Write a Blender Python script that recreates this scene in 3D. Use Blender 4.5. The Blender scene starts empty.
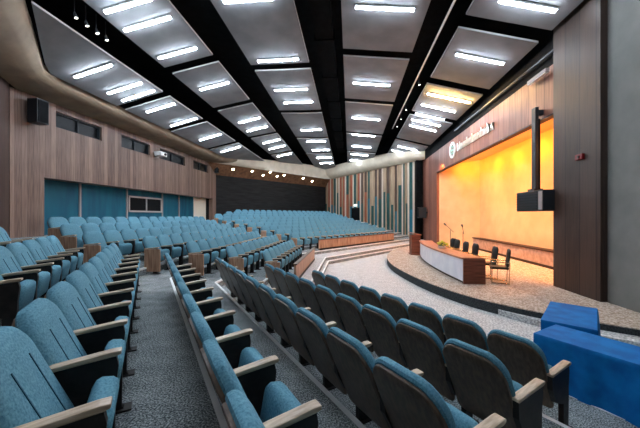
import bpy, bmesh, math, random
from mathutils import Vector, Matrix
random.seed(7)
SC = bpy.context.scene
COL = SC.collection
rad = math.radians
# ------------------------------------------------------------------ camera
EYE = 2.2                       # eye height above the flat floor in front of the stage
YAW = 5.7
CS, SN = math.cos(rad(YAW)), math.sin(rad(YAW))
F, CX, HY = 300.0, 320.0, 216.0
cd = bpy.data.cameras.new('camera'); cam = bpy.data.objects.new('camera', cd); COL.objects.link(cam)
cam.location = (0, 0, EYE); cam.rotation_euler = (rad(90), 0, rad(YAW))
cd.sensor_width = 36; cd.lens = F/640*36; cd.shift_y = (HY-214)/640; cd.clip_start = 0.02; cd.clip_end = 200
SC.camera = cam
def ray(x, y):
    r = (x-CX)/F
    return r*CS-SN, CS+r*SN, (HY-y)/F
def on_x(x, y, X):              # point of the photo on the vertical plane at X
    dx, dy, dz = ray(x, y); d = X/dx
    return X, d*dy, EYE+d*dz

# ------------------------------------------------------------------ materials
def nodes(name):
    m = bpy.data.materials.new(name); m.use_nodes = True
    nt = m.node_tree; b = nt.nodes['Principled BSDF']
    return m, nt, b
def lin(c):
    return tuple(((v/255)/12.92 if v/255 <= .04045 else ((v/255+.055)/1.055)**2.4) for v in c)+(1,)
def noise_mat(name, c1, c2, scale=(1, 1, 1), nscale=8, detail=4, rough=.6, lo=.35, hi=.65, bump=0, spec=.3, metal=0):
    m, nt, b = nodes(name); N, L = nt.nodes, nt.links
    tc = N.new('ShaderNodeTexCoord'); mp = N.new('ShaderNodeMapping'); mp.inputs['Scale'].default_value = scale
    no = N.new('ShaderNodeTexNoise'); no.inputs['Scale'].default_value = nscale; no.inputs['Detail'].default_value = detail
    cr = N.new('ShaderNodeValToRGB'); e = cr.color_ramp.elements
    e[0].position = lo; e[0].color = lin(c1); e[1].position = hi; e[1].color = lin(c2)
    L.new(tc.outputs['Object'], mp.inputs['Vector']); L.new(mp.outputs['Vector'], no.inputs['Vector'])
    L.new(no.outputs['Fac'], cr.inputs['Fac']); L.new(cr.outputs['Color'], b.inputs['Base Color'])
    b.inputs['Roughness'].default_value = rough; b.inputs['Specular IOR Level'].default_value = spec
    b.inputs['Metallic'].default_value = metal
    if bump:
        bp = N.new('ShaderNodeBump'); bp.inputs['Strength'].default_value = bump; bp.inputs['Distance'].default_value = .01
        L.new(no.outputs['Fac'], bp.inputs['Height']); L.new(bp.outputs['Normal'], b.inputs['Normal'])
    return m
def plank_mat(name, c1, c2, cgap, width=.18, rough=.5, axis='Y', spec=.3):
    """vertical boards: streaky grain stretched in Z, a tone per board, thin joints"""
    m, nt, b = nodes(name); N, L = nt.nodes, nt.links
    tc = N.new('ShaderNodeTexCoord'); sp = N.new('ShaderNodeSeparateXYZ'); L.new(tc.outputs['Object'], sp.inputs[0])
    dv = N.new('ShaderNodeMath'); dv.operation = 'DIVIDE'; dv.inputs[1].default_value = width
    L.new(sp.outputs[axis], dv.inputs[0])
    fl = N.new('ShaderNodeMath'); fl.operation = 'FLOOR'; L.new(dv.outputs[0], fl.inputs[0])
    fr = N.new('ShaderNodeMath'); fr.operation = 'FRACT'; L.new(dv.outputs[0], fr.inputs[0])
    wn = N.new('ShaderNodeTexWhiteNoise'); wn.noise_dimensions = '1D'; L.new(fl.outputs[0], wn.inputs['W'])
    mp = N.new('ShaderNodeMapping'); mp.inputs['Scale'].default_value = (14, 14, .7); L.new(tc.outputs['Object'], mp.inputs['Vector'])
    no = N.new('ShaderNodeTexNoise'); no.inputs['Scale'].default_value = 2.0; no.inputs['Detail'].default_value = 6
    L.new(mp.outputs['Vector'], no.inputs['Vector'])
    ad = N.new('ShaderNodeMath'); ad.operation = 'MULTIPLY_ADD'; ad.inputs[1].default_value = .45
    L.new(wn.outputs['Value'], ad.inputs[0]); L.new(no.outputs['Fac'], ad.inputs[2])
    cr = N.new('ShaderNodeValToRGB'); e = cr.color_ramp.elements
    e[0].position = .45; e[0].color = lin(c1); e[1].position = 1.0; e[1].color = lin(c2)
    L.new(ad.outputs[0], cr.inputs['Fac'])
    lt = N.new('ShaderNodeMath'); lt.operation = 'LESS_THAN'; lt.inputs[1].default_value = .06; L.new(fr.outputs[0], lt.inputs[0])
    mx = N.new('ShaderNodeMix'); mx.data_type = 'RGBA'; mx.inputs['B'].default_value = lin(cgap)
    L.new(lt.outputs[0], mx.inputs['Factor']); L.new(cr.outputs['Color'], mx.inputs['A'])
    L.new(mx.outputs['Result'], b.inputs['Base Color'])
    b.inputs['Roughness'].default_value = rough; b.inputs['Specular IOR Level'].default_value = spec
    return m
def flat(name, c, rough=.6, metal=0, spec=.3):
    m, nt, b = nodes(name); b.inputs['Base Color'].default_value = lin(c)
    b.inputs['Roughness'].default_value = rough; b.inputs['Metallic'].default_value = metal
    b.inputs['Specular IOR Level'].default_value = spec
    return m
def glow(name, c, s):
    m, nt, b = nodes(name); b.inputs['Base Color'].default_value = (.8, .8, .8, 1)
    b.inputs['Emission Color'].default_value = lin(c); b.inputs['Emission Strength'].default_value = s
    return m
def carpet_mat(name, dark, midc, light, nscale=60):
    m, nt, b = nodes(name); N, L = nt.nodes, nt.links
    tc = N.new('ShaderNodeTexCoord')
    no = N.new('ShaderNodeTexNoise'); no.inputs['Scale'].default_value = nscale; no.inputs['Detail'].default_value = 3
    n2 = N.new('ShaderNodeTexNoise'); n2.inputs['Scale'].default_value = 4; n2.inputs['Detail'].default_value = 2
    L.new(tc.outputs['Object'], no.inputs['Vector']); L.new(tc.outputs['Object'], n2.inputs['Vector'])
    ad = N.new('ShaderNodeMath'); ad.operation = 'MULTIPLY_ADD'; ad.inputs[1].default_value = .18
    L.new(n2.outputs['Fac'], ad.inputs[0]); L.new(no.outputs['Fac'], ad.inputs[2])
    cr = N.new('ShaderNodeValToRGB'); e = cr.color_ramp.elements
    e[0].position = .46; e[0].color = lin(dark); e[1].position = .74; e[1].color = lin(light)
    x = e.new(.58); x.color = lin(midc)
    L.new(ad.outputs[0], cr.inputs['Fac']); L.new(cr.outputs['Color'], b.inputs['Base Color'])
    b.inputs['Roughness'].default_value = .95; b.inputs['Specular IOR Level'].default_value = .1
    bp = N.new('ShaderNodeBump'); bp.inputs['Strength'].default_value = .35; bp.inputs['Distance'].default_value = .01
    L.new(no.outputs['Fac'], bp.inputs['Height']); L.new(bp.outputs['Normal'], b.inputs['Normal'])
    return m
M = dict(
    carpet=carpet_mat('tier carpet', (62, 69, 71), (124, 131, 132), (198, 204, 204), 75),
    carpet_lit=carpet_mat('lit carpet', (150, 150, 150), (192, 192, 190), (226, 225, 222), 28),  # paler copy of the tier carpet; the bright front light is in its colour
    carpet_stage=carpet_mat('stage carpet', (136, 120, 106), (174, 158, 144), (208, 196, 184), 30),
    riser=noise_mat('stage riser', (34, 38, 40), (66, 72, 74), nscale=40, rough=.9),
    nosing=flat('aluminium nosing', (244, 246, 245), .5, 0),
    wood_rear=plank_mat('rear wood panelling', (90, 72, 63), (138, 115, 102), (70, 56, 49), .21),
    wood_dark=plank_mat('dark wood panelling', (52, 38, 33), (82, 62, 54), (36, 26, 24), .3),
    wood_fascia=plank_mat('fascia wood', (112, 68, 54), (158, 106, 86), (92, 54, 44), .4),
    wood_pillar=plank_mat('pillar wood', (46, 35, 30), (70, 55, 47), (38, 28, 25), .5),
    wood_end=noise_mat('end panel wood', (140, 106, 84), (190, 152, 124), (10, 10, 1), 2, 5, .45),
    wood_arm=noise_mat('armrest wood', (168, 146, 122), (212, 192, 168), (2, 14, 14), 3, 4, .4),
    wood_shell=noise_mat('seat back wood', (76, 60, 48), (108, 87, 70), (16, 16, 1.5), 2, 5, .42, spec=.4),
    stand=noise_mat('standard', (22, 20, 20), (40, 36, 34), nscale=12, rough=.5),
    fabric=noise_mat('blue seat fabric', (68, 118, 138), (110, 160, 178), nscale=90, detail=4, rough=.9, lo=.3, hi=.7, bump=.2, spec=.15),
    seam=flat('seam', (30, 76, 96), .9),
    teal=noise_mat('teal wall', (2, 74, 96), (6, 92, 110), (1, 1, .2), 3, 2, .6),
    mullion=flat('mullion', (150, 140, 138), .5),
    frame=flat('pale window frame', (176, 168, 164), .5),
    glass_dark=flat('dark glass', (8, 13, 17), .35, 0, .12),
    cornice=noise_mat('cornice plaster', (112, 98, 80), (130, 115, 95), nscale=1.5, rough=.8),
    cornice_far=noise_mat('pale far cornice', (206, 196, 176), (222, 212, 192), nscale=1.5, rough=.8),  # paler tone of the cornice, used along the far walls
    cream=flat('cream panel', (236, 226, 206), .7),
    black=noise_mat('black void', (7, 9, 11), (16, 18, 21), nscale=3, rough=.85, spec=.1),
    black_metal=flat('black metal', (38, 43, 48), .5, .1),
    panel=noise_mat('ceiling panel', (118, 121, 124), (134, 136, 138), nscale=1.2, rough=.85),
    panel_rim=flat('panel rim', (190, 190, 188), .6),
    grey_wall=noise_mat('grey wall', (112, 113, 108), (124, 124, 119), nscale=2, rough=.8),
    stage_wall=noise_mat('stage wall', (224, 184, 138), (234, 196, 150), nscale=1.5, rough=.8),
    plinth=noise_mat('stage plinth', (176, 140, 116), (204, 166, 140), (1, 1, 1), 6, 3, .7),
    dark_trim=flat('dark trim', (52, 34, 26), .6),
    rear_dark=noise_mat('dark rear wall', (14, 15, 16), (30, 31, 32), (.3, .3, 3), 3, 3, .8),
    soffit=noise_mat('brown soffit', (96, 68, 48), (130, 94, 66), nscale=4, rough=.7),
    cloth=noise_mat('blue cloth', (0, 94, 160), (2, 118, 188), (1, 1, 1), 5, 3, .75, spec=.2),
    desk_white=noise_mat('white desk front', (226, 230, 240), (240, 243, 250), nscale=3, rough=.5),
    desk_wood=noise_mat('desk wood', (92, 52, 40), (128, 76, 58), (1, 12, 12), 2, 5, .45),
    desk_top=noise_mat('desk top wood', (150, 98, 72), (186, 130, 98), (12, 1, 12), 2, 5, .4),
    chair=flat('black chair leather', (20, 30, 30), .5),
    chrome=flat('chrome', (190, 180, 165), .25, .9),
    red=flat('red alarm', (120, 18, 22), .4),
    white=flat('white plastic', (225, 228, 228), .5),
    sign=flat('brushed sign letters', (226, 226, 222), .35, .4),
    sign_green=flat('sign green', (120, 168, 142), .4),
    tube=glow('tube', (228, 240, 255), 70),
    tube_warm=glow('warm tube', (255, 205, 130), 260),
    downlight=glow('downlight', (255, 224, 176), 45),
    spotlens=glow('spot lens', (255, 250, 240), 8),
    flower=noise_mat('flowers', (190, 200, 40), (236, 236, 120), nscale=30),
    leaf=noise_mat('flower leaves', (40, 90, 40), (90, 140, 60), nscale=20),
    # slat wall paints
    s_tan=noise_mat('slat tan', (150, 128, 104), (190, 166, 138), (8, 8, .5), 2, 4, .6),
    s_pale=noise_mat('slat pale', (206, 194, 176), (226, 214, 196), (8, 8, .5), 2, 4, .6),
    s_red=noise_mat('slat red wood', (132, 70, 50), (176, 104, 76), (8, 8, .5), 2, 4, .6),
    s_brown=noise_mat('slat brown', (62, 50, 44), (96, 78, 68), (8, 8, .5), 2, 4, .6),
    s_teal=noise_mat('slat teal', (14, 84, 104), (34, 120, 138), (8, 8, .5), 2, 4, .6),
    s_green=noise_mat('slat dark green', (22, 66, 66), (44, 92, 88), (8, 8, .5), 2, 4, .6),
)

# ------------------------------------------------------------------ mesh helpers
class MB:
    def __init__(s): s.v = []; s.f = []; s.m = []
    def add(s, vs, fs, mi=0):
        o = len(s.v); s.v += [tuple(v) for v in vs]
        for f in fs: s.f.append([i+o for i in f]); s.m.append(mi)
    def box(s, a, b, mi=0, mat=None):
        (x0, y0, z0), (x1, y1, z1) = a, b
        vs = [Vector(p) for p in ((x0,y0,z0),(x1,y0,z0),(x1,y1,z0),(x0,y1,z0),(x0,y0,z1),(x1,y0,z1),(x1,y1,z1),(x0,y1,z1))]
        if mat: vs = [mat @ v for v in vs]
        s.add(vs, [(0,3,2,1),(4,5,6,7),(0,1,5,4),(1,2,6,5),(2,3,7,6),(3,0,4,7)], mi)
    def prism(s, pts, z0, z1, mi=0, mat=None):       # polygon in XY, counter-clockwise
        n = len(pts)
        vs = [Vector((p[0], p[1], z0)) for p in pts]+[Vector((p[0], p[1], z1)) for p in pts]
        if mat: vs = [mat @ v for v in vs]
        s.add(vs, [tuple(range(n-1, -1, -1)), tuple(range(n, 2*n))]+[(i, (i+1) % n, (i+1) % n+n, i+n) for i in range(n)], mi)
    def tube(s, p, q, r, n=8, mi=0, r2=None):
        p, q = Vector(p), Vector(q); d = (q-p).normalized(); r2 = r if r2 is None else r2
        a = d.orthogonal().normalized(); b = d.cross(a)
        vs = [p+(a*math.cos(t)+b*math.sin(t))*r for t in [2*math.pi*i/n for i in range(n)]]
        vs += [q+(a*math.cos(t)+b*math.sin(t))*r2 for t in [2*math.pi*i/n for i in range(n)]]
        s.add(vs, [tuple(range(n-1, -1, -1)), tuple(range(n, 2*n))]+[(i, (i+1) % n, (i+1) % n+n, i+n) for i in range(n)], mi)
    def loops(s, loops, mi=0):
        n = len(loops[0]); vs = [p for l in loops for p in l]; fs = [tuple(range(n-1, -1, -1))]
        for k in range(len(loops)-1):
            for i in range(n): fs.append((k*n+i, k*n+(i+1) % n, (k+1)*n+(i+1) % n, (k+1)*n+i))
        k = len(loops)-1; fs.append(tuple(k*n+i for i in range(n)))
        s.add(vs, fs, mi)
    def mesh(s, name, mats, smooth=False, bevel=0):
        me = bpy.data.meshes.new(name); me.from_pydata(s.v, [], s.f)
        for m in (mats if isinstance(mats, (list, tuple)) else [mats]): me.materials.append(m)
        for p, i in zip(me.polygons, s.m): p.material_index = i
        bm = bmesh.new(); bm.from_mesh(me)
        bmesh.ops.recalc_face_normals(bm, faces=bm.faces)
        if bevel:
            es = [e for e in bm.edges if len(e.link_faces) == 2 and e.calc_face_angle(0) > .6]
            bmesh.ops.bevel(bm, geom=es, offset=bevel, segments=2, affect='EDGES', profile=.6)
        if smooth:
            for f in bm.faces: f.smooth = True
            for e in bm.edges:
                if len(e.link_faces) == 2 and e.calc_face_angle(0) > .7: e.smooth = False
        bm.to_mesh(me); bm.free()
        return me
def link(name, me, parent=None):
    o = bpy.data.objects.new(name, me); COL.objects.link(o)
    if parent: o.parent = parent
    return o
def tag(o, label, cat, group=None, kind=None):
    o['label'] = label; o['category'] = cat
    if group: o['group'] = group
    if kind: o['kind'] = kind
    return o
def struct(name, mb, mats, label=None, **kw):
    o = link(name, mb.mesh(name, mats, **kw)); o['kind'] = 'structure'
    o['label'] = label or name.replace('_', ' '); o['category'] = name.split('_')[0]
    return o
def empty(name, loc=(0, 0, 0), rz=0):
    o = bpy.data.objects.new(name, None); COL.objects.link(o); o.location = loc; o.rotation_euler = (0, 0, rz)
    o.empty_display_size = .1
    return o
ORD = ['first','second','third','fourth','fifth','sixth','seventh','eighth','ninth','tenth','eleventh','twelfth','thirteenth','fourteenth',
       'fifteenth','sixteenth','seventeenth','eighteenth','nineteenth','twentieth','twenty-first','twenty-second','twenty-third','twenty-fourth',
       'twenty-fifth','twenty-sixth','twenty-seventh','twenty-eighth','twenty-ninth','thirtieth','thirty-first','thirty-second']

# ------------------------------------------------------------------ the seating plan
PH = rad(35.5)
UX, UY = -math.sin(PH), math.cos(PH)          # along the near block's rows, away from the eye
VX, VY = math.cos(PH), math.sin(PH)           # towards the stage
YC = 10.4                                     # the hall's centre line
PITCH, RISE, V0 = .93, .16, .455
def vk(k): return V0+PITCH*k                  # nosing behind row k, near block
def xk(k): return {3: -1.10, 4: -.96}.get(k, -4.0+.87*k)                 # nosing behind row k, centre block
def zk(k): return .64-RISE*k                  # floor under row k
def A(u, v): return (UX*u+VX*v, UY*u+VY*v)
def Cc(u, v): x, y = A(u, v); return (x, 2*YC-y)
def corner(k):                                # near-block line meets centre-block line
    v, X = vk(k), xk(k); u = (X-VX*v)/UX
    return A(u, v)
WALL_X = -11.5                                # rear wall
STX = 5.8                                     # stage wall
AW_V = -4.07                                  # rear wall of the near block
CR_V = -11.75                                   # rear wall of the far block
def slat_pt(v): # slat wall, by v
    t = (1.99-v)/(1.99+11.86)
    return (5.2-8.2*t, 24.7+12.3*t)
FARC = (-3.0, 37.0)

# ------------------------------------------------------------------ floor and tiers
mb = MB(); mb.prism([(-13, -12), (9, -12), (9, 40), (-13, 40)], -.2, 0)
struct('floor', mb, M['carpet_lit'])
def line_x(X, v): return (X, 2*YC-(v-VX*X)/VY)      # far-block line meets centre-block line
for i, k in enumerate(range(3, -9, -1)):
    v = vk(k+1); z = zk(k); vc = {3: 3.38}.get(k, v); X = xk(k+1)
    if k >= -5:
        far = slat_pt(vc) if vc < 1.9 else Cc(-7.2, vc)
        line = [A(-7, v), corner(k+1), line_x(X, vc), far]
        back = [slat_pt(CR_V-.3), (-12.3, 24.9), (-12.3, 8.7), A(12, AW_V), A(-7, AW_V-.1)]
        if k == 3: back = [(5.6, 24.6)]+back
    else:
        line = [line_x(-8.2, vc), slat_pt(vc)]; back = [slat_pt(CR_V-.3), (-11.4, 25.0)]
    if k >= 2:  # thin sheets on the low tiers: stronger light there painted as paler carpet
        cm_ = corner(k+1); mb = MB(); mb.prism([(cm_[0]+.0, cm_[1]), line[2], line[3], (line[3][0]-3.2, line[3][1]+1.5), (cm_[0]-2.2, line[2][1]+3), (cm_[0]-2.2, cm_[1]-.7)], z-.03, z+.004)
        struct('floor_lit_walk', mb, M['carpet_lit'], 'carpet walk toned as brightly lit before the %s' % ('centre parapet' if k == 2 else 'lowest tier'))
    mb = MB(); mb.prism(line+back, z-RISE-.02, z)
    struct('floor_tier', mb, M['carpet'], 'grey carpeted seating tier, %s up from the stage' % ORD[i])
    mb = MB()
    for p, q in zip(line[:-1], line[1:]):
        p, q = Vector((*p, 0)), Vector((*q, 0)); d = (q-p).normalized(); n = Vector((d.y, -d.x, 0))
        if n.x < 0: n = -n
        mb.prism([tuple(p+n*.006), tuple(p-n*.04), tuple(q-n*.04), tuple(q+n*.006)], z-.035, z+.006)
    struct('trim_%d' % (i+1), mb, M['nosing'], 'pale metal nosing along the %s tier edge' % ORD[i])

# ------------------------------------------------------------------ stage
edge = [(5.8, 5.3), (4.9, 5.75), (3.9, 6.45), (3.04, 7.4), (2.45, 8.6), (2.0, 10.2), (1.7, 12.2), (1.72, 14.2), (2.05, 16.2), (2.75, 18.2), (3.9, 19.9), (5.8, 21.3)]
def smooth_path(p, n=6):
    out = []
    for i in range(len(p)-1):
        a = Vector(p[max(i-1, 0)]); b = Vector(p[i]); c = Vector(p[i+1]); d = Vector(p[min(i+2, len(p)-1)])
        for j in range(n):
            t = j/n
            out.append(tuple(.5*((2*b)+(c-a)*t+(2*a-5*b+4*c-d)*t*t+(3*b-a-3*c+d)*t**3)))
    out.append(tuple(p[-1])); return out
se = smooth_path(edge)
SZ = .25
poly = se+[(8.3, 21.3), (8.3, 5.3)]
mb = MB(); mb.prism(poly[::-1], 0.0, SZ-.02); struct('floor_stage_riser', mb, M['riser'], 'dark curved riser of the stage')
mb = MB(); mb.prism(poly[::-1], SZ-.02, SZ); struct('floor_stage', mb, M['carpet_stage'], 'speckled carpet of the stage')
st = se[1:17]
outer = []
for i, p in enumerate(st):
    a = Vector(st[max(i-1, 0)]); b = Vector(st[min(i+1, len(st)-1)]); d = (b-a).normalized(); n = Vector((d.y, -d.x))
    if n.x > 0: n = -n
    w = .34*min(1, (len(st)-1-i)/8)+.02
    outer.append((p[0]+n.x*w, p[1]+n.y*w))
mb = MB(); mb.prism(st+outer[::-1], 0.0, .12); struct('floor_stage_step', mb, M['carpet_lit'], 'low curved step in front of the stage')
# stage enclosure
mb = MB(); mb.box((7.72, 4, 0), (7.9, 18.78, 6)); struct('wall_stage_back', mb, M['stage_wall'], 'cream back wall of the stage under warm light')
mb = MB(); mb.prism([(5.95, 20.8), (7.72, 18.76), (7.9, 18.85), (6.1, 20.95)], 0, 6); struct('wall_stage_side', mb, M['stage_wall'], 'splayed cream side wall of the stage')
mb = MB(); mb.box((7.38, 5, SZ), (7.72, 18.9, .86)); struct('trim_stage_plinth', mb, M['plinth'], 'pale plinth along the stage back wall')
mb = MB(); mb.box((7.34, 5, .86), (7.72, 18.95, .92)); mb.box((7.34, 5, SZ), (7.39, 18.95, SZ+.1))
struct('trim_stage_plinth_edge', mb, M['dark_trim'], 'dark cap and base strips of the stage plinth')
mb = MB(); mb.prism([(5.9, 4), (7.9, 4), (7.9, 18.9), (6, 21)], EYE+3.35, EYE+3.45); struct('ceiling_stage', mb, M['stage_wall'])
FB, FT = EYE+2.95, EYE+4.36
mb = MB(); mb.box((STX, 7.6, FB), (STX+.22, 20.8, FT)); struct('wall_stage_fascia', mb, M['wood_fascia'], 'reddish wood fascia above the stage opening')
mb = MB(); mb.box((STX-.02, 7.6, FB-.05), (STX+.2, 20.8, FB)); struct('trim_fascia_edge', mb, M['dark_trim'], 'dark lower edge of the stage fascia')
mb = MB(); mb.box((STX, 7.6, FT), (STX+.22, 25.2, 10)); struct('wall_stage_upper', mb, M['black'], 'black upper wall above the stage fascia')
mb = MB(); mb.box((STX, 20.8, 0), (STX+.3, 25.2, FT)); struct('wall_stage_far', mb, M['wood_fascia'], 'reddish wood wall beyond the stage opening')
mb = MB(); mb.box((STX-.15, 7.4, 0), (STX+.35, 8.98, 10)); struct('wall_pillar', mb, M['wood_pillar'], 'brown wood pillar at the near side of the stage')
mb = MB(); mb.box((STX, -1.0, 0), (STX+.2, 7.4, 10)); struct('wall_right', mb, M['grey_wall'], 'plain grey wall beside the wood pillar')
mb = MB(); mb.box((5.2, 24.3, 0), (5.5, 25.0, EYE+4.4)); mb.box((5.5, 24.6, 0), (5.8, 25.0, EYE+4.4))
struct('wall_far_corner', mb, M['black'], 'black recess between slatted wall and stage wall')

# ------------------------------------------------------------------ rear wall with control booth
mb = MB(); X = WALL_X
OB = EYE+1.46                                   # underside of the overhang
mb.box((X-.3, 9.1, 0), (X, 10.25, 6.6))          # corner pier
mb.box((X-.3, 24.2, 0), (X, 24.85, 6.6))
wins = [(10.7, 12.9), (14.1, 16.3), (17.2, 20.0), (21.1, 23.4)]
W0, W1 = EYE+3.5, EYE+4.12
mb.box((X-.3, 10.25, OB), (X, 24.2, W0)); mb.box((X-.3, 10.25, W1), (X, 24.2, 6.75))
ys = [10.25]+[v for w in wins for v in w]+[24.2]
for a, b in zip(ys[::2], ys[1::2]): mb.box((X-.3, a, W0), (X, b, W1))
mb.box((X-.7, 10.25, OB), (X-.3, 24.2, OB+.08))
struct('wall_left', mb, M['wood_rear'], 'wood-boarded rear wall overhanging the teal recess')
for i, (a, b) in enumerate(wins):
    mb = MB(); mb.box((X-.26, a, W0), (X-.2, b, W1), 0)
    for y in ((a+b)/2,): mb.box((X-.19, y-.03, W0), (X-.12, y+.03, W1), 1)
    for p, q in (((a, W0), (b, W0+.05)), ((a, W1-.05), (b, W1)), ((a, W0), (a+.05, W1)), ((b-.05, W0), (b, W1))):
        mb.box((X-.2, p[0], p[1]), (X-.1, q[0], q[1]), 1)
    struct('window_%d' % (i+1), mb, [M['glass_dark'], M['black_metal']], 'dark booth window, %s from the near corner' % ORD[i])
TX = X-.6
mb = MB(); mb.box((TX-.1, 10.0, 0), (TX, 22.2, OB+.1)); struct('wall_left_recess', mb, M['teal'], 'teal wall panels under the wood overhang')
mb = MB()
for y in (12.35, 15.2, 18.3, 20.2): mb.box((TX, y-.045, 1.2), (TX+.05, y+.045, OB))
struct('trim_20', mb, M['mullion'], 'pale vertical joints of the teal wall')
mb = MB(); a, b, z0, z1 = 15.3, 18.2, EYE+.22, EYE+1.12
mb.box((TX, a, z0), (TX+.02, b, z1), 0)
for p, q in (((a, z0), (b, z0+.09)), ((a, z1-.09), (b, z1)), ((a, z0), (a+.08, z1)), ((b-.08, z0), (b, z1)), (((a+b)/2-.03, z0), ((a+b)/2+.03, z1))):
    mb.box((TX, p[0], p[1]), (TX+.07, q[0], q[1]), 1)
struct('window_5', mb, [M['glass_dark'], M['frame']], 'pale-framed dark window in the teal wall')
mb = MB(); mb.box((TX-.1, 22.2, 0), (TX+.05, 24.2, OB+.1)); struct('door_1', mb, M['cream'], 'cream door panel at the end of the teal wall')
# near-block rear wall
c = A(14.05, AW_V)
mb = MB(); p, q = Vector((*A(14.0, AW_V), 0)), Vector((*A(-9, AW_V), 0)); n = Vector((-VX, -VY, 0))*.25
mb.prism([tuple(p), tuple(q), tuple(q+n), tuple(p+n)][::-1], 0, 7); struct('wall_near_rear', mb, M['wood_dark'], 'dark wood wall behind the near block')
# wall closing the near side
p, q = Vector((5.8, -1.0, 0)), Vector((*A(-9, AW_V), 0)); n = Vector((.5, -.5, 0)).normalized()*.2
mb = MB(); mb.prism([tuple(p), tuple(q), tuple(q+n), tuple(p+n)], 0, 9); struct('wall_near', mb, M['grey_wall'], 'wall behind the viewer')
# far block rear: dark wall, sloped soffit with downlights
def cr(u, v, z): x, y = Cc(u, v); return (x, y, z)
uA, uB = 3.4, -11.4
mb = MB(); mb.add([cr(uA+3, CR_V, 0), cr(uB, CR_V, 0), cr(uB, CR_V, 6.0), cr(uA+3, CR_V, 6.0), cr(uA+3, CR_V-.2, 0), cr(uB, CR_V-.2, 0), cr(uB, CR_V-.2, 6.0), cr(uA+3, CR_V-.2, 6.0)],
       [(0,1,2,3), (4,5,6,7), (0,1,5,4), (1,2,6,5), (2,3,7,6), (3,0,4,7)])
struct('wall_far_rear', mb, M['rear_dark'], 'dark rear wall behind the far block')
mb = MB(); S0, S1 = (CR_V+.95, EYE+4.4), (CR_V, EYE+3.55)
pts = []
for u in (uA+1.2, uB): pts += [cr(u, S0[0], S0[1]), cr(u, S1[0], S1[1]), cr(u, S1[0]+.1, S1[1]+1.4)]
mb.add(pts, [(0,1,2), (3,5,4), (0,3,4,1), (1,4,5,2), (2,5,3,0)])
struct('ceiling_soffit', mb, M['soffit'], 'brown sloping soffit above the dark rear wall')
dl = [(233, 169), (252, 171), (263, 175), (270, 172), (277, 176), (284, 175), (303, 178), (312, 181)]
for i, (x, y) in enumerate(dl):
    dx, dy, dz = ray(x, y)
    # soffit plane: (v-S0v)/(S1v-S0v) = (z-S0z)/(S1z-S0z)
    # v(point)=VX*X+VY*(2YC-Y)
    kk = (S1[1]-S0[1])/(S1[0]-S0[0])
    # EYE+d*dz = S0z + kk*(v0+d*vd-S0v)
    vd = VX*dx-VY*dy; v0 = VY*2*YC
    d = (S0[1]+kk*(v0-S0[0])-EYE)/(dz-kk*vd)
    P = Vector((d*dx, d*dy, EYE+d*dz)); nrm = Vector((VX*1, -VY*1, 0))*.62+Vector((0, 0, -.78)); nrm.normalize()
    t = empty('downlight'); t.location = P
    tag(t, 'small warm downlight in the brown soffit, %s from the left' % ORD[i], 'light', 'downlights over the dark rear wall')
    mb = MB(); mb.tube(nrm*.005, nrm*.04, .13, 12); link('ring', mb.mesh('ring', M['white']), t)
    mb = MB(); mb.tube(nrm*.03, nrm*.05, .095, 12); link('lens', mb.mesh('lens', M['downlight']), t)

# slatted far wall
p0, p1 = Vector((5.2, 24.7, 0)), Vector((-3.0, 37.0, 0)); D = (p1-p0); LN = D.length; D.normalize(); NN = Vector((-D.y, D.x, 0))
if NN.y > 0: NN = -NN
mats = [M[k] for k in ('s_brown', 's_tan', 's_pale', 's_red', 's_teal', 's_green')]
mb = MB()
def wbox(s0, s1, t0, t1, z0, z1, mi):
    a, b = p0+D*s0, p0+D*s1
    vs = [a+NN*t0, b+NN*t0, b+NN*t1, a+NN*t1]
    vs = [Vector((v.x, v.y, z0)) for v in vs]+[Vector((v.x, v.y, z1)) for v in vs]
    mb.add(vs, [(0,3,2,1),(4,5,6,7),(0,1,5,4),(1,2,6,5),(2,3,7,6),(3,0,4,7)], mi)
TOP = EYE+4.4
wbox(0, LN, -.2, 0, 0, TOP, 0)
s = .05; rs = random.Random(5)
seq = 0
while s < LN-.3:
    w = rs.uniform(.16, .34)+.012*s
    near = s < 6
    kind = rs.random()
    if seq % 2 == 0:
        w *= .36; wbox(s, s+w, 0, .12, 0, TOP, rs.choice([2, 2, 1, 1]))
    else:
        zt = rs.uniform(2.6, 4.9); w *= 1.35
        top = rs.choice([1, 5, 0, 1, 0] if near else [3, 1, 3, 0, 0, 5])
        bot = rs.choice([4, 5, 5, 4, 5] if near else [4, 5, 4, 3, 4])
        wbox(s, s+w, 0, .05, 0, zt, bot); wbox(s, s+w, 0, .05, zt, TOP, top)
    s += w+rs.uniform(0, .03); seq += 1
struct('wall_far', mb, mats, 'far side wall of multicoloured vertical slats')
mb = MB(); sd = 7.4
wbox(sd, sd+1.4, .06, .2, 0, 3.05, 0); struct('door_2', mb, [M['black']], 'dark doorway in the slatted far wall')
mb = MB(); wbox(sd+.4, sd+.9, .17, .24, 3.2, 3.42, 0)
o = link('exit_lamp', mb.mesh('exit_lamp', glow('exit lamp', (235, 245, 240), 1.2))); tag(o, 'small lit box above the dark doorway in the slatted wall', 'lamp')

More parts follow.
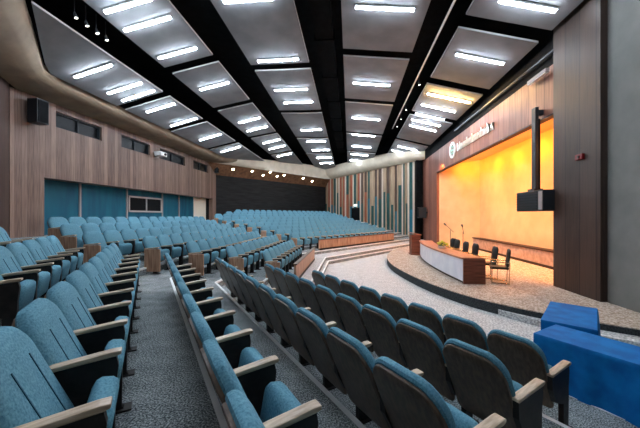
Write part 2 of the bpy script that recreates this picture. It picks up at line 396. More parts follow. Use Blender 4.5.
# ------------------------------------------------------------------ ceiling
ZP = [(-10.25, 4.78), (-8.0, 5.36), (-7.0, 5.66), (-5.1, 6.05), (-4.0, 6.2), (-1.62, 6.2), (-.25, 6.16), (2.2, 5.88), (3.25, 5.66), (5.5, 5.08)]
def mt(X): return max(0, min(.03, .004+(X+10)*.0034)) if X < 3 else .016
def cz(X, Y=9.0): return cz0(X)-mt(X)*(Y-9)
def cz0(X):
    for (a, za), (b, zb) in zip(ZP[:-1], ZP[1:]):
        if X <= b: return EYE+za+(zb-za)*(X-a)/(b-a)
    return EYE+ZP[-1][1]
inner = [(4.2, -7.0), (-6.9, 5.5), (-9.9, 8.75), (-10.3, 9.4), (-10.3, 23.7), (-3.2, 35.8), (5.5, 23.4)]
def ymin(X): 
    if X <= -9.9: return 8.75+(9.4-8.75)*(-9.9-X)/.4
    if X <= -6.9: return 5.5+(X+6.9)*(8.75-5.5)/(-3.0)
    return max(5.5-(X+6.9)*1.126, -7)
def ymax(X):
    if X <= -3.2: return 23.7+(X+10.3)*(35.8-23.7)/7.1
    return 35.8+(X+3.2)*(23.2-35.8)/8.7
strips = [(-10.12, -8.0, [12.4, 15.9, 20.6]), (-7.0, -5.1, [6.4, 11.0, 15.1, 20.5, 26]), (-4.0, -1.62, [2, 6.8, 12.1, 17, 22.2, 27]),
          (-.25, 2.2, [-2.5, 2, 6.6, 11.2, 15.5, 20.9, 26]), (3.25, 5.5, [-2, 3, 9.1, 12.8, 16.5, 21.6])]
rows_n = ['leftmost', 'second', 'middle', 'fourth', 'stage-side']
for (a, b, gaps), rn in zip(strips, rows_n):
    y0 = min(ymin(a), ymin(b)); y1 = max(ymax(a), ymax(b))
    cuts = [y0-1]+[g for g in gaps if y0+1 < g < y1-1]+[y1+1]
    for j in range(len(cuts)-1):
        gw = .29 if a > 3 else .25; lo, hi = cuts[j]+gw, cuts[j+1]-gw
        n = 6; xs = [a+(b-a)*i/n for i in range(n+1)]
        xs = [x for x in xs if max(lo, ymin(x)) < min(hi, ymax(x))-.05]
        if len(xs) < 2: continue
        pts = [(x, max(lo, ymin(x)+(.12 if a < -9 else 0))) for x in xs]+[(x, min(hi, ymax(x))) for x in xs[::-1]]
        m_ = MB(); nn = len(pts)
        vs = [(x, y, cz(x, y)) for x, y in pts]+[(x, y, cz(x, y)+.06) for x, y in pts]
        m_.add(vs, [tuple(range(nn-1, -1, -1)), tuple(range(nn, 2*nn))])
        m_.add(vs, [(i, (i+1) % nn, (i+1) % nn+nn, i+nn) for i in range(nn)], 1)
        struct('ceiling_panel', m_, [M['panel'], M['panel_rim']], 'grey ceiling panel, %s of the %s row' % (ORD[j], rn))
mb = MB(); mb.prism([A(-10, AW_V-.3), (6.1, -2), (6.1, 25.5), (-3, 38), (-12, 25.5), (-12, 9)], EYE+7.0, EYE+7.1)
struct('ceiling', mb, M['black'], 'black void above the ceiling panels')
# cornice: swept cove from the wall head up to the panel edges
cpath = [((*A(-9, AW_V+.02),), A(-9, -2.55)), ((*A(4, AW_V+.02),), A(4, -2.55)), ((*A(9, AW_V+.02),), A(9, -2.6)), ((*A(12.6, AW_V+.02),), (-9.5, 8.32)), ((WALL_X+.02, 9.3), (-10.05, 8.95)),
         ((WALL_X+.02, 10.4), (-10.3, 9.9)), ((WALL_X+.02, 17), (-10.3, 17)), ((WALL_X+.02, 23.6), (-10.3, 23.4)), (Cc(4.2, CR_V+1.0), (-9.6, 24.9)), (Cc(-1, CR_V+1.0), None), (Cc(-6, CR_V+1.0), None),
         (Cc(-10.1, CR_V+1.0), (-4.0, 34.8)), ((-2.1, 35.6), (-2.9, 35.2)), ((-.6, 33.3), (-1.3, 32.9)), ((2, 29.4), (1.3, 29.0)), ((5.1, 24.75), (4.6, 24.1)), ((5.78, 23.9), (5.5, 23.1))]
outp = [p[0] for p in cpath]; inp = [p[1] for p in cpath]
for i in (9, 10):
    t = (i-8)/3.0; inp[i] = (inp[8][0]+(inp[11][0]-inp[8][0])*t, inp[8][1]+(inp[11][1]-inp[8][1])*t)
prof = [(0, 0.0, 0), (.25, .05, 0), (.55, .2, 0), (.8, .42, 0), (.95, .72, 0), (1.0, 1.0, 0)]
mb = MB(); rings = []
for (ox, oy), (ix, iy) in zip(outp, inp):
    z0 = EYE+4.38; z1 = max(cz(ix, iy)-.08, z0+.12)
    rings.append([(ox+(ix-ox)*t, oy+(iy-oy)*t, z0+(z1-z0)*h) for t, h, _ in prof]+[(ix, iy, z1+.25), (ox, oy, z1+.25)])
npf = len(rings[0])
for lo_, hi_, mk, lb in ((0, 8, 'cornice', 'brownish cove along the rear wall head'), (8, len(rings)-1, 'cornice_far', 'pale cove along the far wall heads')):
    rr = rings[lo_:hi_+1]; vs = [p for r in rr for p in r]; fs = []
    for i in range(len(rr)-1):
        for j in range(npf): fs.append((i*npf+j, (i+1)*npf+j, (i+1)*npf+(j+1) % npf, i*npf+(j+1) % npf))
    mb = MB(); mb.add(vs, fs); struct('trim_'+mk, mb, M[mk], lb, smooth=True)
# upper walls closing the void above cornice
mb = MB()
uw = [A(-9, AW_V), (WALL_X, 9.1), (WALL_X, 24.7), (-3, 37), (5.2, 24.7), (5.9, 24.7)]
for p, q in zip(uw[:-1], uw[1:]):
    p, q = Vector((*p, 0)), Vector((*q, 0)); d = (q-p).normalized(); n = Vector((-d.y, d.x, 0))*.2
    mb.prism([tuple(p), tuple(q), tuple(q+n), tuple(p+n)], EYE+4.45, EYE+7.1)
struct('wall_upper', mb, M['black'], 'black wall above the cornice')

# light fittings
lamps = {0: [(76,79,110,64), (109,95,140,82), (123,102,153,90), (147,113,174,103), (172,127,197,117), (200,141,222,133), (220,152,244,146)],
         1: [(103,12,152,0), (123,31,171,18), (157,58,197,49), (198,89,230,84), (237,122,261,119), (246,131,268,127), (262,143,281,140), (268,149,286,146), (276,156,292,154)],
         2: [(222,1,274,0), (257,61,299,60), (274,90,308,90), (283,102,313,103), (300,129,322,131), (306,141,326,142), (312,150,330,150), (316,157,333,158), (320,163,335,163)],
         3: [(355,8,415,10), (353,82,390,87), (352,117,380,121), (352,134,375,137), (352,146,371,148), (351,154,368,156), (350,160,366,162)],
         4: [(500,0,556,13), (457,53,503,66), (428,93,470,104), (422,104,455,113), (416,113,444,121), (412,119,440,127), (410,125,436,132), (398,146,417,151), (390,153,408,158)]}
extra = {1: [6.6], 2: [.2, 4.0], 3: [-.6, 1.4, 4.5], 4: [5.5], 0: []}
lamp_mesh = {}
def fitting(loc, slope, L, label, warm=False, group='light tubes on the ceiling panels'):
    t = empty('ceiling_light', loc); t.rotation_euler = (0, -slope, 0)
    tag(t, label, 'light', group)
    m_ = MB(); m_.box((-L/2, -.055, -.05), (L/2, .055, -.0)); link('housing', m_.mesh('housing', M['white']), t)
    m_ = MB()
    for y in (-.026, .026): m_.tube((-L/2+.03, y, -.07), (L/2-.03, y, -.07), .018, 8)
    link('tube', m_.mesh('tube', M['tube_warm'] if warm else M['tube'], smooth=True), t)
for si, segs in lamps.items():
    a, b, _ = strips[si]; za, zb = cz(a), cz(b); sl = (zb-za)/(b-a); m9 = mt((a+b)/2)
    found = []
    for (x0, y0, x1, y1) in segs:
        P = []
        for x, y in ((x0, y0), (x1, y1)):
            dx, dy, dz = ray(x, y); d = (za-EYE-sl*a-.08+9*m9)/(dz-sl*dx+m9*dy); P.append((d*dx, d*dy))
        X0, X1 = max(min(P[0][0], P[1][0]), a+.12), min(max(P[0][0], P[1][0]), b-.12)
        xm = (X0+X1)/2; ym = (P[0][1]+P[1][1])/2; ym = min(ym, ymax(xm)-.5)
        found.append((ym, xm, max(.9, X1-X0)))
    for j, (y, x, L) in enumerate(found):
        fitting((x, y, cz(x, y)-.01), math.atan(sl), L/math.cos(math.atan(sl)),
                '%s light tube from the front in the %s ceiling panel row' % (ORD[j], rows_n[si]), warm=(si == 4 and j == 2))
    for j, y in enumerate(extra[si]):
        x = (a+b)/2
        fitting((x, y, cz(x, y)-.01), math.atan(sl), 1.5, 'light tube overhead, %s from behind in the %s ceiling panel row' % (ORD[j], rows_n[si]))
# rail in the stage-side gap and spotlights in the black gaps
mb = MB(); mb.box((2.74, 6, EYE+5.7), (2.79, 20, EYE+5.74)); o = link('lighting_rail', mb.mesh('lighting_rail', M['white'])); tag(o, 'thin white rail along the black ceiling gap near the stage', 'rail')
mb = MB(); mb.box((5.66, 7.6, EYE+4.62), (5.7, 17, EYE+4.68)); o = link('lighting_rail', mb.mesh('lighting_rail', M['black_metal'])); tag(o, 'thin dark rail above the reddish stage fascia', 'rail')
def spot(loc, label):
    t = empty('spotlight', loc); tag(t, label, 'spotlight', 'small spotlights in the black ceiling gaps')
    m_ = MB(); m_.tube((0, 0, .5), (0, 0, .06), .012); link('stem', m_.mesh('stem', M['black_metal']), t)
    m_ = MB(); m_.tube((0, 0, .06), (.02, .03, -.06), .035, 10, r2=.045); link('head', m_.mesh('head', M['black_metal'], smooth=True), t)
    m_ = MB(); m_.tube((.02, .03, -.06), (.021, .031, -.066), .04, 10); link('lens', m_.mesh('lens', M['spotlens']), t)
for i, y in enumerate((7.5, 7.85, 8.2, 8.55)): spot((-7.5, y, EYE+5.5), 'spotlight in the leftmost black ceiling gap, %s from the front' % ORD[i])
for i, y in enumerate((13, 16, 17.5, 19)): spot((2.9, y, EYE+5.6), 'spotlight in the black ceiling gap near the stage, %s from the front' % ORD[i])
# air duct in the middle black gap
mb = MB(); mb.box((-1.25, 1, EYE+6.5), (-.6, 31, EYE+6.85)); 
for y in range(2, 31, 3): mb.box((-1.3, y, EYE+6.46), (-.55, y+.08, EYE+6.87))
o = link('air_duct', mb.mesh('air_duct', M['black'])); tag(o, 'black air duct inside the widest black ceiling gap', 'duct')

# ------------------------------------------------------------------ the seat
def rrect(w, h, rt, rb, n=5):
    pts = []
    for cx, cy, r, a0 in ((w/2-rb, rb, rb, -90), (w/2-rt, h-rt, rt, 0), (-w/2+rt, h-rt, rt, 90), (-w/2+rb, rb, rb, 180)):
        for i in range(n+1):
            t = rad(a0+90*i/n); pts.append((cx+r*math.cos(t), cy+r*math.sin(t)))
    return pts
def pad(mb, w, h, t, rt, rb, mat, layers, mi=0, arch=0, n=5):
    """rounded slab: local a across, b up, c thickness -> mat"""
    L = []
    for ins, dep in layers:
        o = rrect(w-2*ins, h-2*ins, max(rt-ins, .01), max(rb-ins, .01), n)
        L.append([mat @ Vector((a, b+ins+arch*(1-(2*a/w)**2)*(b/h), dep)) for a, b in o])
    mb.loops(L, mi)
def frame(org, up, fwd):        # a -> y axis, b -> up, c -> fwd
    m = Matrix.Identity(4); y = Vector((0, 1, 0))
    for i, c in enumerate((y, Vector(up), Vector(fwd))): m[0][i], m[1][i], m[2][i] = c
    m[0][3], m[1][3], m[2][3] = org
    return m
ta = math.atan2(.215, .50)
up = (-math.sin(ta), 0, math.cos(ta)); fw = (math.cos(ta), 0, math.sin(ta))
FBK = frame((.05, 0, .34), up, fw)
W = .55
mb = MB(); pad(mb, .53, .56, .1, .13, .05, FBK, [(.012, -.006), (0, .006), (0, .03), (.012, .048), (.04, .062), (.09, .07)], 0, .045)
ME_BACK = mb.mesh('backrest', M['fabric'], smooth=True)
mb = MB()
for y in (-.105, .105): mb.box((-.004, 0, 0), (.004, .36, .004), 0, FBK @ Matrix.Translation((y, .07, .069)))
ME_PIPE = mb.mesh('piping', M['seam'])
mb = MB(); mb.box((.11, -W/2-.05, 0), (.32, -W/2+.05, .014)); ME_FOOT = mb.mesh('floor_plate', M['stand'])
mb = MB(); pad(mb, .515, .655, .03, .12, .06, FBK @ Matrix.Translation((0, -.12, -.03)), [(.01, 0), (0, .008), (0, .027)], 0, .045)
ME_SHELL = mb.mesh('back_shell', M['wood_shell'], smooth=True)
tb = rad(80); FST = frame((.185, 0, .29), (math.cos(tb), 0, math.sin(tb)), (-math.sin(tb), 0, math.cos(tb)))
mb = MB(); pad(mb, .435, .275, .115, .09, .05, FST @ Matrix.Translation((0, 0, -.07)), [(.05, 0), (.015, .012), (0, .035), (0, .085), (.015, .108), (.05, .12)])
ME_SEAT = mb.mesh('seat', M['fabric'], smooth=True)
ARM = Matrix(((1, 0, 0, 0), (0, 0, 1, 0), (0, 1, 0, 0), (0, 0, 0, 1)))   # XY polygon -> XZ
def arm_meshes(y):
    m_ = MB(); m_.prism([(-.07, .588), (.27, .616), (.295, .624), (.295, .644), (.255, .644), (-.07, .610)], y-.032, y+.032, 0, ARM)
    cap = m_.mesh('armrest', M['wood_arm'], bevel=.006)
    m_ = MB(); m_.prism([(-.06, .585), (.27, .61), (.28, .56), (.265, .42), (.26, .03), (.29, .0), (.12, .0), (.16, .03), (.16, .28), (.02, .33), (-.05, .46)], y-.022, y+.022, 0, ARM)
    return cap, m_.mesh('standard', M['stand'])
ME_ARM, ME_STD = arm_meshes(-W/2); ME_ARM2, ME_STD2 = arm_meshes(W/2)
mb = MB(); mb.box((-.03, -W/2-.075, .06), (.37, -W/2-.04, .60)); ME_END = mb.mesh('end_panel', M['wood_end'], bevel=.01)
# light version for the far rows: one mesh with all its materials
mb = MB()
pad(mb, .53, .56, .1, .13, .05, FBK, [(.0, 0), (0, .035), (.04, .07)], 0, .045, 2)
pad(mb, .515, .655, .03, .12, .06, FBK @ Matrix.Translation((0, -.115, -.026)), [(0, 0), (0, .026)], 1, .03, 2)
pad(mb, .435, .275, .115, .09, .05, FST @ Matrix.Translation((0, 0, -.07)), [(.03, 0), (0, .035), (0, .085), (.03, .12)], 0, 0, 2)
mb.box((-.07, -W/2-.03, .59), (.295, -W/2+.03, .645), 2)
mb.prism([(-.06, .585), (.30, .613), (.25, .43), (.25, 0), (.13, 0), (.13, .4)], -W/2-.02, -W/2+.02, 3, ARM)
FAR_V, FAR_F, FAR_M = list(mb.v), list(mb.f), list(mb.m)
FARMATS = [M['fabric'], M['wood_shell'], M['wood_arm'], M['stand'], M['wood_end']]
ME_FAR = mb.mesh('auditorium_seat', FARMATS, smooth=True)
mb.box((-.03, -W/2-.075, .06), (.37, -W/2-.04, .60), 4)
ME_FAR_END = mb.mesh('auditorium_seat', FARMATS, smooth=True)

protos = {}
def proto(kind):
    if kind in protos: return protos[kind]
    t = empty('auditorium_seat')
    bk = link('backrest', ME_BACK, t); link('back_shell', ME_SHELL, t); link('seat', ME_SEAT, t)
    link('armrest', ME_ARM, t); sd_ = link('standard', ME_STD, t); link('floor_plate', ME_FOOT, sd_)
    if 'near' in kind: link('piping', ME_PIPE, bk)
    if 'far' in kind: link('armrest', ME_ARM2, t); link('standard', ME_STD2, t)
    if 'panel' in kind: link('end_panel', ME_END, t)
    protos[kind] = [t, list(t.children), False]
    return protos[kind]
def put_seat(kind, x, y, z, rz, label, group):
    p = proto(kind)
    if not p[2]: t = p[0]; p[2] = True
    else:
        t = p[0].copy(); COL.objects.link(t)
        for ch in p[1]:
            c = ch.copy(); COL.objects.link(c); c.parent = t
            for g in ch.children:
                e = g.copy(); COL.objects.link(e); e.parent = c
    t.location = (x, y, z); t.rotation_euler = (0, 0, rz); tag(t, label, 'seat', group)
# near block: (row, first seat centre, last)
near_rows = [(-3, 6.6, 8.0, 'rearmost row by the corner'), (-2, 4.2, 7.2, 'second row left of the walkway'), (-1, 1.775, 7.0, 'row left of the walkway'),
             (0, .46, 6.5, 'row right of the walkway'), (1, 1.195, 6.62, 'largest wood-backed row'), (2, 1.415, 6.0, 'middle wood-backed row'),
             (3, 1.60, 5.8, 'wood-backed row closest to the stage')]
for k, u0, u1, nm in near_rows:
    n = int((u1-u0)/W+1e-6)+1
    for j in range(n):
        x, y = A(u0+j*W, vk(k)+{-1: .05, -2: .06, -3: .06, 0: -.02}.get(k, -.03))
        put_seat('near far' if j == n-1 else 'near', x, y, zk(k), PH, '%s blue seat from the near end of the %s' % (ORD[j], nm), 'seats of the near block')
# centre block
ys = {-4: 6.8, -3: 6.3, -2: 6.0, -1: 6.76, 0: 7.2, 1: 7.66, 2: 8.1}
nB = 0
for k in range(-4, 3):
    y0 = ys[k]+.08; y1 = line_x(xk(k), vk(k))[1]-.55
    n = int((y1-y0)/W)
    for j in range(n):
        kind = 'panel' if j == 0 else ('far' if j == n-1 else 'mid')
        put_seat(kind, xk(k)-.03, y0+W/2+j*W, zk(k), 0, '%s blue seat from the near end, %s row of the centre block' % (ORD[j], ORD[2-k]), 'seats of the centre block'); nB += 1
# far block
cseats = []
for k in range(-7, 2):
    v = vk(k)-.03; ua = (xk(k)-VX*v)/UX-.55; ub = -2.8-.39*(1-k)
    ua = min(ua, (-7.9-VX*v)/UX)
    n = int((ua-ub)/W)
    for j in range(n):
        x, y = Cc(ua-W/2-j*W, v)
        cseats.append(((x*-SN+y*CS), k, j, x, y))
print('SEATS', nB, len(cseats))
cseats.sort()
NI = 250
for d, k, j, x, y in cseats[:NI]:
    o = link('auditorium_seat', ME_FAR_END if j == 0 else ME_FAR); o.location = (x, y, zk(k)); o.rotation_euler = (0, 0, -PH)
    tag(o, '%s blue seat from the aisle end, %s row of the far block' % (ORD[j], ORD[1-k]), 'seat', 'seats of the far block')
if len(cseats) > NI: mb = MB()
cr_, sr_ = math.cos(-PH), math.sin(-PH)
for d, k, j, x, y in cseats[NI:]:
    z = zk(k); off = len(mb.v)
    mb.v += [(x+a*cr_-b*sr_, y+a*sr_+b*cr_, z+c_) for a, b, c_ in FAR_V]
    mb.f += [[i+off for i in f] for f in FAR_F]; mb.m += FAR_M
if len(cseats) > NI:
  o = link('auditorium_seat_mass', mb.mesh('auditorium_seat_mass', FARMATS, smooth=True))
  tag(o, 'small distant blue seats filling the upper rows of the far block', 'seats', None, 'stuff')
# parapets before the front rows
def parapet(p, q, z, label):
    p, q = Vector((*p, 0)), Vector((*q, 0)); d = (q-p).normalized(); n = Vector((-d.y, d.x, 0))*.06; L = (q-p).length
    t = empty('parapet', (0, 0, z)); tag(t, label, 'parapet')
    m_ = MB(); m_.prism([tuple(p), tuple(q), tuple(q+n), tuple(p+n)], 0, .5); link('panel', m_.mesh('panel', M['wood_end']), t)
    m_ = MB(); m_.prism([tuple(p-n*.4-d*.02), tuple(q-n*.4+d*.02), tuple(q+n*1.4+d*.02), tuple(p+n*1.4-d*.02)], .5, .54); link('rail', m_.mesh('rail', M['wood_shell']), t)
    m_ = MB(); m_.prism([tuple(p-n*.2), tuple(q-n*.2), tuple(q+n*1.2), tuple(p+n*1.2)], 0, .08); link('plinth', m_.mesh('plinth', M['stand']), t)
parapet((-1.5, 8.3), (-1.5, 12.7), zk(2), 'wood parapet in front of the centre block')
parapet(Cc(5.6, 2.12), Cc(-2.3, 2.12), zk(1), 'wood parapet in front of the far block')

# ------------------------------------------------------------------ blue draped tables
def draped(A0, ex, ey, lx, ly, label, seed):
    """A0 corner on the floor plan, ex/ey unit directions, top 0.75"""
    rs = random.Random(seed); t = empty('draped_table', (A0[0], A0[1], 0)); tag(t, label, 'table', 'blue draped tables beside the stage')
    ex, ey = Vector((*ex, 0)), Vector((*ey, 0)); H = .75
    def P(a, b, z): v = ex*a+ey*b; return (v.x, v.y, z)
    per = []; step = .035
    for (ax, ay), (bx, by) in (((0, 0), (lx, 0)), ((lx, 0), (lx, ly)), ((lx, ly), (0, ly)), ((0, ly), (0, 0))):
        L = math.hypot(bx-ax, by-ay); n = max(2, int(L/step))
        for i in range(n):
            s_ = i/n; nx, ny = (by-ay)/L, -(bx-ax)/L; per.append((ax+(bx-ax)*s_, ay+(by-ay)*s_, nx, ny))
    n = len(per); ph = [rs.uniform(0, 6) for _ in range(3)]
    rings = []
    for zz, amp in ((H, 0), (H-.012, .0), (H-.05, .004), (H-.2, .010), (H-.45, .018), (.02, .026)):
        r_ = []
        for i, (a, b, nx, ny) in enumerate(per):
            f = amp*(math.sin(i*.55+ph[0])*.6+math.sin(i*.31+ph[1])*.7+math.sin(i*.97+ph[2])*.3)
            o = .008*(zz < H)+f+amp*.6
            r_.append(P(a+nx*o, b+ny*o, zz))
        rings.append(r_)
    m_ = MB(); m_.loops(rings[::-1]); link('tablecloth', m_.mesh('tablecloth', M['cloth'], smooth=True), t)
T = (2.27, 3.97)
draped((T[0]+.65*.602, T[1]+.65*.799), (.799, -.602), (.602, .799), .58, 1.22, 'blue draped table running away towards the wood pillar', 1)
draped(T, (-UX, -UY), (VX, VY), 3.0, .58, 'blue draped table along the carpet edge before the grey wall', 2)

# ------------------------------------------------------------------ stage furniture
t = empty('conference_desk', (0, 0, SZ)); tag(t, 'long curved conference desk with white front on the stage', 'desk')
dfront = [(3.42, 15.2), (3.2, 13.8), (3.1, 12.3), (3.12, 10.6), (3.24, 9.0)]
df = smooth_path(dfront, 5)
dback = [(p[0]+.58, p[1]) for p in df]
m_ = MB(); m_.prism([(p[0]+.02, p[1]) for p in df]+[(p[0]+.06, p[1]) for p in df][::-1], .06, .70); link('front_panel', m_.mesh('front_panel', M['desk_white']), t)
m_ = MB(); m_.prism([(p[0]+.03, p[1]) for p in df]+[(p[0]+.07, p[1]) for p in df][::-1], 0, .07); link('plinth', m_.mesh('plinth', M['dark_trim']), t)
m_ = MB(); m_.prism([(p[0]-.03, p[1]) for p in df]+dback[::-1], .70, .75); link('desktop', m_.mesh('desktop', M['desk_top']), t)
m_ = MB(); m_.box((3.24, 8.96, 0), (3.84, 9.02, .72)); link('end_panel', m_.mesh('end_panel', M['desk_wood']), t)
m_ = MB(); m_.box((3.44, 15.18, 0), (4.0, 15.24, .72)); link('end_panel', m_.mesh('end_panel', M['desk_wood']), t)
def lectern(x, y, label):
    t = empty('lectern', (x, y, SZ)); tag(t, label, 'lectern')
    m_ = MB(); m_.box((-.22, -.28, 0), (.22, .28, 1.0)); m_.box((-.26, -.32, 0), (.26, .32, .06)); link('body', m_.mesh('body', M['desk_wood'], bevel=.01), t)
    m_ = MB(); m_.prism([(-.26, 1.12), (-.26, 1.08), (.26, .98), (.26, 1.02)], -.32, .32, 0, ARM); link('reading_top', m_.mesh('reading_top', M['desk_top']), t)
lectern(3.3, 15.75, 'small dark wood lectern at the far end of the conference desk')
cm = {}
def office_chair(x, y, rz, label):
    if not cm:
        mb = MB(); pad(mb, .46, .50, .06, .1, .05, frame((-.22, 0, .48), (-.12, 0, .993), (.993, 0, .12)), [(.02, 0), (0, .015), (0, .04), (.03, .06)], 0, .02); cm['backrest'] = mb.mesh('backrest', M['chair'], smooth=True)
        mb = MB(); mb.box((-.22, -.23, .42), (.24, .23, .49)); cm['seat'] = mb.mesh('seat', M['chair'], bevel=.02)
        for s_, nm in ((-1, 'armrest'), (1, 'armrest.b')):
            mb = MB(); mb.tube((-.24, s_*.25, .62), (.2, s_*.25, .64), .016); mb.tube((.2, s_*.25, .64), (.2, s_*.25, 0), .012); mb.tube((-.24, s_*.25, .62), (-.22, s_*.25, 0), .012)
            mb.tube((-.22, s_*.25, .03), (.2, s_*.25, .03), .012); cm[nm] = mb.mesh('side_frame', M['chrome'], smooth=True)
    t = empty('conference_chair', (x, y, SZ), rz); tag(t, label, 'chair', 'black chairs behind the stage desk')
    link('backrest', cm['backrest'], t); link('seat', cm['seat'], t); link('side_frame', cm['armrest'], t); link('side_frame', cm['armrest.b'], t)
for i, (x, y, r) in enumerate([(4.34, 9.25, 160), (4.3, 9.95, 172), (4.1, 10.9, 180), (4.1, 11.75, 180), (4.15, 12.8, 184), (4.2, 13.4, 188)]):
    office_chair(x, y, rad(r), 'black chair behind the stage desk, %s from the near end' % ORD[i])
# flowers on the desk
t = empty('flower_arrangement', (3.42, 11.6, SZ+.75)); tag(t, 'yellow flower arrangement on the stage desk', 'flowers')
m_ = MB(); m_.tube((0, 0, 0), (0, 0, .08), .12, 12, r2=.14); link('bowl', m_.mesh('bowl', M['white']), t)
rs = random.Random(3); m_ = MB(); l_ = MB()
for i in range(26):
    a = rs.uniform(0, 6.28); r = rs.uniform(0, .2); z = .12+.12*(1-r/.2)+rs.uniform(-.02, .02); c_ = Vector((r*math.cos(a), 1.5*r*math.sin(a), z))
    m_.tube(c_, c_+Vector((0, 0, .04)), .025, 7, r2=.04)
    l_.tube((0, 0, .05), c_, .006, 4)
    l_.add([c_+Vector((-.03, -.02, -.02)), c_+Vector((.05, .03, -.05)), c_+Vector((.02, .06, -.01))], [(0, 1, 2)])
link('blossom', m_.mesh('blossom', M['flower']), t); link('stem', l_.mesh('stem', M['leaf']), t)
# microphone stands
def mic(x, y, label, lean):
    t = empty('microphone_stand', (x, y, SZ)); tag(t, label, 'microphone stand', 'microphone stands on the stage')
    m_ = MB(); m_.tube((0, 0, 0), (0, 0, .03), .16, 16); link('base', m_.mesh('base', M['black_metal']), t)
    m_ = MB(); m_.tube((0, 0, .03), (0, 0, 1.25), .013); link('pole', m_.mesh('pole', M['black_metal']), t)
    m_ = MB(); m_.tube((.1, -lean*.2, 1.15), (-.12, lean*.28, 1.48), .011); link('boom', m_.mesh('boom', M['black_metal']), t)
    m_ = MB(); m_.tube((-.12, lean*.28, 1.48), (-.18, lean*.36, 1.56), .025, 8, r2=.045); link('microphone', m_.mesh('microphone', M['black_metal']), t)
mic(5.0, 15.6, 'microphone stand behind the far end of the stage desk', 1)
mic(5.0, 13.9, 'microphone stand nearer the middle of the stage desk', -1)

# hanging unit on a drop pole
hx, hy = 5.62, 9.15*CS*1.04
t = empty('hanging_speaker', (5.6, 9.72, 0)); tag(t, 'black box-shaped unit hanging on a dark pole before the stage', 'speaker')
m_ = MB(); m_.box((-.05, -.1, EYE+.72), (.05, .1, EYE+3.28)); m_.box((.0, -.08, EYE+3.05), (.2, .08, EYE+3.2)); link('pole', m_.mesh('pole', M['black_metal'], bevel=.01), t)
m_ = MB(); m_.tube((.02, -.17, EYE+.8), (.02, -.17, EYE+2.9), .025, 6); link('cable', m_.mesh('cable', M['black']), t)
m_ = MB(); m_.box((-.26, -.8, EYE+.14), (.26, .52, EYE+.74)); link('body', m_.mesh('body', M['black_metal'], bevel=.02), t)
m_ = MB()
for i in range(7):
    z = EYE+.19+i*.08; m_.box((-.28, -.55, z), (-.26, .5, z+.03))
link('grille', m_.mesh('grille', M['chair']), t)
m_ = MB(); m_.box((-.275, -.79, EYE+.18), (-.262, -.62, EYE+.7)); link('end_plate', m_.mesh('end_plate', M['mullion']), t)
m_ = MB(); m_.box((-.13, -.16, EYE+.6), (.13, .16, EYE+.82)); link('bracket', m_.mesh('bracket', M['black_metal']), t)

# sign on the fascia
t = empty('fascia_sign', (STX-.01, 0, 0)); tag(t, 'pale metal lettering and emblem on the reddish stage fascia', 'sign')
m_ = MB(); cy, czz = 17.6, EYE+3.72
for i in range(20):
    a, b = 2*math.pi*i/20, 2*math.pi*(i+1)/20
    q = [(r*math.cos(an), r*math.sin(an)) for an in (a, b) for r in (.34, .46)]
    vs = [(dx_, cy+p[0], czz+p[1]) for dx_ in (-.06, 0) for p in (q[0], q[1], q[3], q[2])]
    m_.add(vs, [(0,1,2,3), (4,7,6,5), (0,4,5,1), (1,5,6,2), (2,6,7,3), (3,7,4,0)])
for z_ in (-.18, 0, .18): m_.box((-.05, cy-.26+abs(z_)*.4, czz+z_-.05), (0, cy+.26-abs(z_)*.4, czz+z_+.05), 1)
link('emblem', m_.mesh('emblem', [M['sign'], M['sign_green']]), t)
m_ = MB(); rs = random.Random(11); y = 16.85
for i in range(13):
    w = rs.uniform(.2, .28); zb = EYE+3.5; h = rs.choice([.3, .3, .42])
    m_.box((-.05, y-.055, zb), (0, y, zb+h)); m_.box((-.05, y-w, zb), (0, y-w+.055, zb+.3))
    m_.box((-.05, y-w, zb+rs.choice([0, .25, .12])), (0, y, zb+rs.choice([.17, .3])))
    y -= w+.085
link('lettering', m_.mesh('lettering', M['sign']), t)
# small fittings
def wall_speaker(loc, size, label, name='wall_speaker', rz=0):
    t = empty(name, loc, rz); tag(t, label, 'speaker')
    sx, sy, sz = size
    m_ = MB(); m_.box((0, -sy/2, -sz/2), (sx, sy/2, sz/2)); link('cabinet', m_.mesh('cabinet', M['black_metal'], bevel=.015), t)
    m_ = MB(); m_.box((sx, -sy/2+.04, -sz/2+.04), (sx+.02, sy/2-.04, sz/2-.04)); link('grille', m_.mesh('grille', M['black']), t)
    m_ = MB(); m_.box((-.12, -.05, -.05), (.01, .05, .05)); link('bracket', m_.mesh('bracket', M['black_metal']), t)
wall_speaker((WALL_X+.12, 9.75, EYE+3.75), (.4, .42, .85), 'black loudspeaker on the rear wood wall left of the first booth window')
wall_speaker((WALL_X+.12, 24.45, EYE+4.05), (.25, .3, .8), 'small dark loudspeaker at the far end of the rear wood wall')
wall_speaker((STX-.12, 23.3, EYE+.25), (.55, .5, .8), 'dark loudspeaker on the wood wall beyond the stage', rz=math.pi)
t = empty('projector', (WALL_X+.05, 16.75, EYE+3.66)); tag(t, 'white projector on the rear wall between the second and third booth windows', 'projector')
m_ = MB(); m_.box((.1, -.3, -.12), (.5, .3, .12)); link('body', m_.mesh('body', M['white'], bevel=.02), t)
m_ = MB(); m_.tube((.5, .1, 0), (.56, .1, 0), .07, 12); link('lens', m_.mesh('lens', M['glass_dark']), t)
m_ = MB(); m_.box((-.05, -.05, -.2), (.12, .05, -.1)); link('bracket', m_.mesh('bracket', M['white']), t)
X_, Y_, Z_ = on_x(581, 157, STX-.15)
t = empty('fire_alarm', (X_, Y_, Z_)); tag(t, 'small red alarm box on the wood pillar', 'alarm')
m_ = MB(); m_.box((-.06, -.12, -.07), (0, .12, .07)); link('body', m_.mesh('body', M['red'], bevel=.01), t)
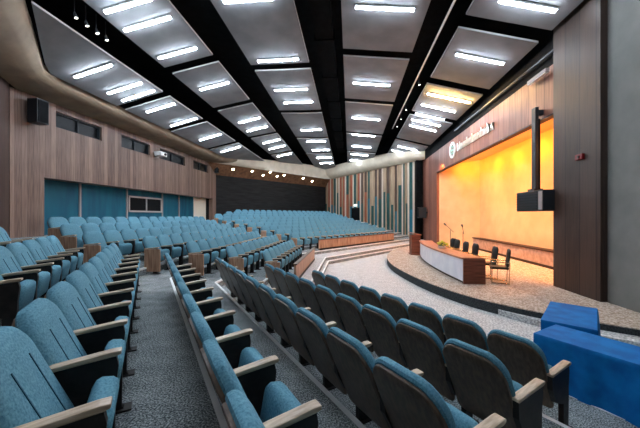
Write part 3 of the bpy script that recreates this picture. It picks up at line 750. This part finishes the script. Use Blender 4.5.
m_ = MB(); m_.tube((-.06, 0, 0), (-.075, 0, 0), .04, 10); link('button', m_.mesh('button', M['dark_trim']), t)
X_, Y_, Z_ = on_x(540, 77, STX-.1)
t = empty('fascia_floodlight', (X_, Y_, Z_)); tag(t, 'slim pale floodlight high on the fascia beside the wood pillar', 'light')
m_ = MB(); m_.box((-.12, -.45, -.05), (0, .45, .06)); link('housing', m_.mesh('housing', M['mullion'], bevel=.01), t)
m_ = MB(); m_.box((-.12, -.42, -.065), (-.02, .42, -.05)); link('lens', m_.mesh('lens', M['white']), t)

# ------------------------------------------------------------------ stage lights
def area(name, loc, target, sx, sy, power, c, spread=180):
    l = bpy.data.lights.new(name, 'AREA'); l.shape = 'RECTANGLE'; l.size = sx; l.size_y = sy; l.energy = power; l.color = c; l.spread = rad(spread)
    o = bpy.data.objects.new(name, l); COL.objects.link(o); o.location = loc
    o.rotation_euler = (Vector(target)-Vector(loc)).to_track_quat('-Z', 'Y').to_euler()
    return o
def stage_spot(loc, target, power, c, size=80, blend=.8):
    l = bpy.data.lights.new('stage_spot', 'SPOT'); l.energy = power; l.color = c; l.spot_size = rad(size); l.spot_blend = blend; l.shadow_soft_size = .08
    o = bpy.data.objects.new('stage_spot', l); COL.objects.link(o); o.location = loc
    o.rotation_euler = (Vector(target)-Vector(loc)).to_track_quat('-Z', 'Y').to_euler()
OR = (1, .32, .015)
area('stage_wash', (6.75, 12.2, EYE+3.25), (7.7, 12.2, EYE+1.3), 12.5, .15, 250, OR)
area('stage_wash', (6.15, 19.1, EYE+3.2), (6.9, 19.9, EYE+1.3), 1.8, .15, 60, OR)
for y in (7.5, 9.3, 11.1, 12.9, 14.7, 16.5): stage_spot((6.9, y, EYE+3.25), (7.7, y, EYE+2.3), 60, (1, .38, .025), 90, 1)
for y in (7.6, 9.4, 11.5, 14, 16.5): stage_spot((6.15, y, EYE+3.2), (6.0, y, 0), 420, (1, .40, .09), 105, 1)
for y in (8, 11, 14, 17): stage_spot((6.15, y, EYE+3.1), (7.7, y+.6, .9), 110, (1, .54, .24), 110, 1)
w = bpy.data.worlds.new('world'); SC.world = w; w.use_nodes = True
w.node_tree.nodes['Background'].inputs['Color'].default_value = (.02, .02, .025, 1)
SC.view_settings.view_transform = 'Standard'; SC.view_settings.look = 'None'; SC.view_settings.gamma = 1
SC.view_settings.use_curve_mapping = False
SC.view_settings.exposure = 0.7
